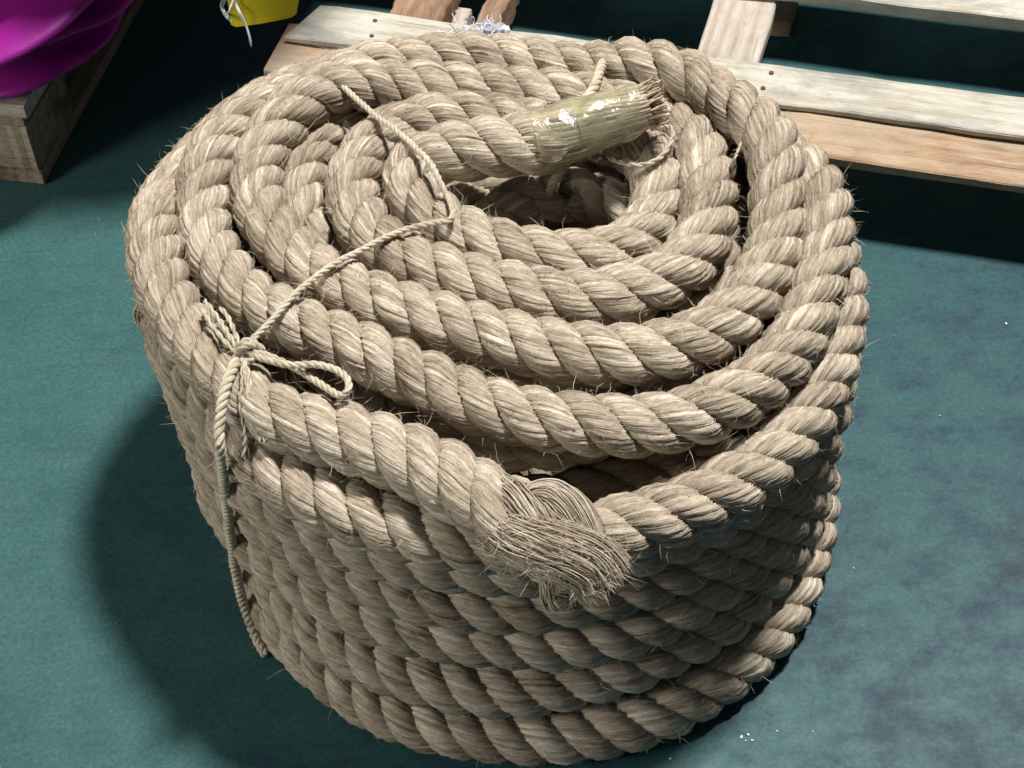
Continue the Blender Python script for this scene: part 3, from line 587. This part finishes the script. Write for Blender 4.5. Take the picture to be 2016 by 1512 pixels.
# back pallet: x' along the long boards
pl = thing('wooden_pallet', 'light wooden pallet lying behind the rope coil', 'pallet', (-0.2895, 0.7471, 0.1300), 'wooden pallets')
A0 = Vector((-0.2895, 0.7471, 0.1300)); A1 = Vector((0.6506, 0.4369, 0.1300)); dx = (A1 - A0); yaw = math.atan2(dx.y, dx.x)
pl.location = (A0.x, A0.y, 0); pl.rotation_euler = (0, 0, yaw)
Lp = dx.length + 0.35
R90 = Matrix.Rotation(math.pi / 2, 4, 'Z')
board('deck_board', pl, I4, 0.0, Lp, 0.0, 0.078, 0.1195, 0.130, W_PALE, rp, 26, skew=(0.026, 0), label='pale front board of the pallet top')
board('deck_board', pl, I4, -0.010, Lp, -0.078, 0.047, 0.103, 0.118, W_ORANGE, rp, 26, wane=0.018, label='orange brown board under the pale front board')
board('deck_board', pl, I4, -0.02, Lp, 0.256, 0.394, 0.0955, 0.117, W_PALE, rp, 18, label='pale rear board of the pallet')
def cross(x0, x1, y0, y1, z0, z1, mat, lab=None, nm='cross_board'):
    o = board(nm, pl, R90, y0, y1, -x1, -x0, z0, z1, mat, rp, 12); 
    if lab: o['label'] = lab
    return o
cross(0.547, 0.635, 0.0795, 0.62, 0.0750, 0.0935, W_TAN, 'pale tan cross board')
cross(0.118, 0.196, 0.0795, 0.250, 0.080, 0.1175, W_BROWN, 'brown cross beam')
cross(0.205, 0.226, 0.0795, 0.14, 0.065, 0.108, W_TAN, None, 'wood_block')
cross(0.228, 0.262, 0.110, 0.250, 0.040, 0.085, W_BROWN)
cross(1.045, 1.14, 0.0795, 0.62, 0.0750, 0.0935, W_TAN)
for x in (0.10, 0.56, 1.09):
    board('wood_block', pl, I4, x, x + 0.09, -0.03, 0.045, 0.002, 0.1015, W_BROWN, rp, 3)
    board('wood_block', pl, I4, x, x + 0.09, 0.30, 0.38, 0.002, 0.0735, W_BROWN, rp, 3)
def nail(x, y, z, parent, r=0.0035):
    bm = bmesh.new(); bmesh.ops.create_cone(bm, cap_ends=True, segments=10, radius1=r, radius2=r * 0.85, depth=0.0016)
    o = bm_obj('nail_head', bm, NAIL, parent); o.location = (x, y, z); return o
for x, y in ((0.112, 0.057), (0.118, 0.024), (0.50, 0.030), (0.66, 0.058), (0.655, 0.025)): nail(x, y, 0.1312, pl)

# left pallet
lp = thing('wooden_pallet', 'weathered pallet carrying the purple bundle at the left edge', 'pallet', (-0.6324, 0.6231, 0.0000), 'wooden pallets')
F0 = Vector((-0.6324, 0.6231, 0.0000)); F1 = Vector((-0.5243, 1.0311, 0.0000)); dv = F1 - F0
lp.rotation_euler = (0, 0, math.atan2(dv.y, dv.x))                    # local x runs back along the right side, local y to the left
def lb(nm, x0, x1, y0, y1, z0, z1, mat, along=True, lab=None):
    return board(nm, lp, I4, x0, x1, y0, y1, z0, z1, mat, rp, 10, label=lab) if along else board(nm, lp, R90, y0, y1, -x1, -x0, z0, z1, mat, rp, 10, label=lab)
lb('runner_board', 0.0, 1.25, 0.0, 0.085, 0.003, 0.020, W_GREY)
lb('wood_block', 0.004, 0.135, 0.006, 0.105, 0.022, 0.098, W_GREY, False, 'weathered corner block showing end grain')
lb('wood_block', 0.50, 0.63, 0.006, 0.105, 0.022, 0.098, W_GREY, False)
lb('wood_block', 1.05, 1.18, 0.006, 0.105, 0.022, 0.098, W_GREY, False)
lb('stringer_board', 0.002, 1.25, 0.004, 0.092, 0.1005, 0.120, W_GREY)
for i in range(9):
    lb('deck_board', -0.004 + i * 0.138, 0.100 + i * 0.138, -0.006 + 0.005 * (i % 3), 0.9, 0.1225, 0.142, W_TAN if i == 0 else W_GREY, False, 'pale front deck board' if i == 0 else None)
lb('runner_board', 0.0, 1.25, 0.42, 0.505, 0.003, 0.020, W_GREY)
lb('wood_block', 0.004, 0.135, 0.42, 0.51, 0.022, 0.098, W_GREY, False)
lb('stringer_board', 0.002, 1.25, 0.415, 0.510, 0.1005, 0.120, W_GREY)

# ------------------------------------------------------------------ purple bundle: a tall load of fabric on the left pallet, unseen top shaped to shade the floor
def bundle():
    nu, nv_ = 340, 170; rb = np.random.default_rng(4)
    u = np.linspace(0, 1, nv_)[:, None]; a = np.linspace(0, 2 * np.pi, nu, endpoint=False)[None, :]
    h = 0.004 + 1.0 * u
    prof = np.interp(u[:, 0], [0, .03, .08, .16, .3, .5, .7, .88, .96, 1], [.93, .985, 1, 1, 1, 1, 1, .9, .6, .05])[:, None]
    sq = (np.abs(np.cos(a)) ** 5 + np.abs(np.sin(a)) ** 5) ** (-1 / 5)
    back = np.interp(u[:, 0], [0, .15, .4, .7, 1], [0, .07, .15, .17, .17])[:, None]
    lean = np.interp(u[:, 0], [0, .15, .4, .7, 1], [0, .02, .20, .41, .41])[:, None]  # unseen upper part leans out so its shadow covers the floor
    x = 0.55 + 0.61 * prof * sq * np.cos(a); y = 0.40 + 0.530 * prof * sq * np.sin(a)
    fold = np.zeros((nv_, nu))
    for q in range(15):
        k = rb.integers(2, 8); ph = rb.uniform(0, 6.28); sl = rb.uniform(-16, 16); wv = rb.uniform(0.3, 1.2)
        t_ = 0.5 * (k * a + sl * u + ph + wv * np.sin(2 * a + 5 * u + ph))
        fold -= rb.uniform(0.4, 1.0) * 0.030 * (1 - np.abs(np.sin(t_))) ** 5 - 0.004 * np.sin(2 * t_)
    for c0, m0, A_, w_ in ((0.045, 0.05, 0.05, 0.016), (0.085, -0.07, 0.075, 0.018), (0.135, 0.09, 0.085, 0.022), (0.20, -0.12, 0.08, 0.022), (0.27, 0.1, 0.08, 0.03), (0.40, -0.1, 0.08, 0.04), (0.55, 0.15, 0.08, 0.04)):
        t_ = u - (c0 + m0 * (a - 4.0) + 0.018 * np.sin(4.3 * a + 9 * c0) + 0.010 * np.sin(9.1 * a + 3))
        fold += 0.75 * A_ * np.where(t_ > 0, np.exp(-t_ / (2.2 * w_)), np.exp(-(t_ / (0.9 * w_)) ** 2)) - A_ * 0.6 * np.exp(-((t_ + w_ * 1.1) / w_) ** 2)
    # the lowest swag: a sharp crease above a hanging lobe
    cr = u - (0.13 + 0.05 * np.sin(1.7 * a + 0.6) + 0.02 * np.sin(5 * a))
    fold += 0.035 * np.exp(-(cr + 0.05) ** 2 / 0.0018) - 0.030 * np.exp(-np.abs(cr) / 0.018)
    d = np.sqrt((x - 0.55) ** 2 + (y - 0.40) ** 2); f = 1 + (fold - fold.mean()) / d
    x = 0.55 + (x - 0.55) * f + back; y = 0.40 + (y - 0.40) * f - lean
    V = np.stack([x, y, h + 0 * x], -1)
    V[:, :, 2] += 0.03 * np.sin(3 * a + 2.0) * (1 - u) * u * 2 + 0.4 * fold * (1 - u)
    o = mesh_obj('purple_bundle', V.reshape(-1, 3), grid_faces(nv_, nu), PURPLE, None, True)
    o.location = (F0.x, F0.y, 0.146); o.rotation_euler = (0, 0, lp.rotation_euler.z)
    o['label'] = 'bulging purple magenta fabric bundle stacked on the left pallet'; o['category'] = 'fabric bundle'
    return o
bundle()

# ------------------------------------------------------------------ yellow tag with its plastic tie
def tag_card():
    q = [Vector(p) for p in [(-0.3349, 0.5998, 0.2600), (-0.2529, 0.6135, 0.2600), (-0.2324, 0.6176, 0.3350), (-0.3334, 0.6188, 0.3350)]]
    nx, ny = 14, 10; ctr = sum(q, Vector()) / 4; nrm = (q[1] - q[0]).cross(q[3] - q[0]).normalized()
    vs = []; t = 0.0006; rad_ = 0.10
    for side in (1, -1):
        for j in range(ny + 1):
            for i in range(nx + 1):
                fu, fv = i / nx, j / ny
                # rounded bottom corners
                e = 0.0
                if j == 0: e = 0.05 * max(0, abs(fu - 0.5) * 2 - 0.86) / 0.14
                p = q[0].lerp(q[1], fu).lerp(q[3].lerp(q[2], fu), max(fv, e))
                vs.append(p + nrm * (side * t + 0.004 * math.sin(fu * 3.1) - 0.002 * math.cos(fv * 4)) - ctr)
    F = []; n1 = (nx + 1) * (ny + 1); g = lambda i, j, s_: s_ * n1 + j * (nx + 1) + i
    for j in range(ny):
        for i in range(nx):
            F.append((g(i, j, 0), g(i + 1, j, 0), g(i + 1, j + 1, 0), g(i, j + 1, 0))); F.append((g(i, j, 1), g(i, j + 1, 1), g(i + 1, j + 1, 1), g(i + 1, j, 1)))
    for i in range(nx): F.append((g(i, 0, 0), g(i, 0, 1), g(i + 1, 0, 1), g(i + 1, 0, 0))); F.append((g(i, ny, 0), g(i + 1, ny, 0), g(i + 1, ny, 1), g(i, ny, 1)))
    for j in range(ny): F.append((g(0, j, 0), g(0, j + 1, 0), g(0, j + 1, 1), g(0, j, 1))); F.append((g(nx, j, 0), g(nx, j, 1), g(nx, j + 1, 1), g(nx, j + 1, 0)))
    root = thing('yellow_tag', 'blank yellow plastic tag hanging at the top edge above the floor', 'tag', tuple(ctr))
    mesh_obj('card', np.array([tuple(v) for v in vs]), np.array(F), YELLOW, root, False)
    def rib(name, path, w, th, mat):
        P, sp = resample(catmull(np.array(path), 12), 0.003); P = P - np.array(ctr)
        T, N, B = frames(P, (0.3, -0.8, 0.4)); ww = w * (1 + 0.2 * np.sin(sp * 120)) * np.r_[np.full(len(P) - 3, 1.0), .8, .6, .2]
        V = np.stack([P - B * ww[:, None] - N * th, P + B * ww[:, None] - N * th, P + B * ww[:, None] + N * th, P - B * ww[:, None] + N * th], 1)
        mesh_obj(name, V.reshape(-1, 3), grid_faces(len(P), 4), mat, root, True)
    rib('plastic_tie', [(-0.3173, 0.5890, 0.3400), (-0.3236, 0.6026, 0.3000), (-0.3199, 0.5962, 0.2850), (-0.3153, 0.5962, 0.2650), (-0.3129, 0.5927, 0.2500), (-0.3126, 0.5913, 0.2350)], 0.0016, 0.0005, WHITE_STRIP)
    rib('plastic_sleeve', [(-0.3209, 0.6203, 0.3100), (-0.3359, 0.6171, 0.2950), (-0.3426, 0.6126, 0.2880), (-0.3413, 0.6058, 0.2820), (-0.3341, 0.5963, 0.2760), (-0.3317, 0.5924, 0.2740)], 0.0030, 0.0004, CLEAR)
    rib('plastic_sleeve', [(-0.3179, 0.6094, 0.3100), (-0.3275, 0.6043, 0.2960), (-0.3319, 0.5961, 0.2900), (-0.3365, 0.5943, 0.2840)], 0.0012, 0.0004, WHITE_STRIP)
CLEAR = bpy.data.materials.new('clear_plastic'); CLEAR.use_nodes = True
_p = CLEAR.node_tree.nodes['Principled BSDF']; _p.inputs['Base Color'].default_value = (0.75, 0.8, 0.82, 1); _p.inputs['Roughness'].default_value = 0.15; _p.inputs['Transmission Weight'].default_value = 0.75; _p.inputs['IOR'].default_value = 1.3
tag_card()

# ------------------------------------------------------------------ scrap on the pallet
sf = thing('fibre_scrap', 'tangle of white plastic fibres on the pale pallet board', 'scrap', (-0.0230, 0.7087, 0.1330))
SF = np.array((-0.0230, 0.7087, 0.1330)); rs_ = np.random.default_rng(8)
ex = np.array((0.0149, 0.7100, 0.1330)) - np.array((-0.0611, 0.7019, 0.1330)); Ls = np.linalg.norm(ex); ex = ex / Ls; ey = np.cross((0, 0, 1), ex)
bag = Bag()
for k in range(150):
    c0 = ex * rs_.uniform(-0.5, 0.30) * Ls + ey * rs_.normal() * 0.008 + np.array([0, 0, abs(rs_.normal()) * 0.004])
    pts = [c0]
    d = unit(rs_.normal(size=3) * np.array([1, 1, .35]) + ex * 0.8)
    for q in range(5):
        pts.append(pts[-1] + d * rs_.uniform(0.003, 0.007)); d = unit(d + rs_.normal(size=3) * np.array([.7, .7, .4]))
    P = catmull(np.array(pts), 5); P[:, 2] = np.abs(P[:, 2]) + 0.0012
    V, F = tube(P, 0.0006, 4); bag.add(V, F)
bag.build('shredded_fibre', FLUFF, sf)['kind'] = 'stuff'
def wad(c, r, mat, name, seed):
    rb = np.random.default_rng(seed); bm = bmesh.new(); bmesh.ops.create_icosphere(bm, subdivisions=3, radius=1)
    for v in bm.verts:
        k = 1 + 0.22 * math.sin(5 * v.co.x + seed) * math.cos(4 * v.co.y) + 0.16 * math.sin(11 * v.co.z + 7 * v.co.x) + rb.normal() * 0.03
        v.co = Vector((v.co.x * r[0] * k, v.co.y * r[1] * k, v.co.z * r[2] * k))
    o = bm_obj(name, bm, mat, sf, True); o.location = c; o.rotation_euler = (0, 0, math.atan2(ex[1], ex[0])); return o
wad(tuple(ex * 0.30 * Ls + ey * 0.004 + np.array([0, 0, 0.007])), (0.015, 0.009, 0.008), GREY_WAD, 'crumpled_film', 2)
wad(tuple(ex * 0.46 * Ls + ey * 0.002 + np.array([0, 0, 0.006])), (0.007, 0.006, 0.006), WHITE_STRIP, 'crumpled_film', 5)
def thread(label, path, r):
    P, sp = resample(catmull(np.array(path), 10), 0.002); V, F = tube(P, r, 5)
    o = mesh_obj('white_thread', V, F, WHITE_STRIP, None, True); o['label'] = label; o['category'] = 'thread'
thread('kinked white thread lying on the pallet board left of the tangle', [(-0.1036, 0.7056, 0.1330), (-0.1047, 0.7097, 0.1350), (-0.0979, 0.7103, 0.1340), (-0.0908, 0.7171, 0.1350), (-0.0833, 0.7175, 0.1340), (-0.0796, 0.7247, 0.1350), (-0.0780, 0.7288, 0.1360), (-0.0768, 0.7255, 0.1350), (-0.0685, 0.7281, 0.1340)], 0.0009)

# ------------------------------------------------------------------ litter on the floor
rl = np.random.default_rng(2); bag = Bag()
def flake(x, y, r):
    r = r * 0.62
    n = 6; a = np.sort(rl.uniform(0, 6.28, n)); rr = r * rl.uniform(0.5, 1.1, n)
    top = np.stack([x + rr * np.cos(a), y + rr * np.sin(a), 0.0015 + 0.001 * rl.uniform(0, 1, n)], 1); bot = top.copy(); bot[:, 2] = 0.0003
    V = np.vstack([top, bot]); F = [[0, 1, 2, 3], [0, 3, 4, 5]] + [[i, i + n, (i + 1) % n + n, (i + 1) % n] for i in range(n)]
    bag.add(V, np.array(F))
for (x, y, z), r in zip([(0.1999, -0.3176, 0.0000), (0.2075, -0.3157, 0.0000), (0.2109, -0.3221, 0.0000), (0.2034, -0.3227, -0.0000), (0.6020, 0.2395, 0.0000), (0.4619, 0.2313, 0.0000), (0.1236, -0.3374, 0.0000), (0.2375, -0.3133, 0.0000), (0.2740, -0.3174, -0.0000), (0.3517, -0.1138, 0.0000), (-0.5517, 0.5465, 0.0000), (-0.5536, 0.5170, 0.0000), (0.4912, 0.0980, 0.0000), (-0.4697, -0.1196, 0.0000)], (.004,.003,.0035,.002,.0035,.0022,.002,.0018,.0016,.0018,.0016,.0013,.0015,.0013)): flake(x, y, r)
o = bag.build('floor_litter', WHITE_STRIP, None, False); o['kind'] = 'stuff'; o['label'] = 'tiny white plastic crumbs scattered on the green floor'
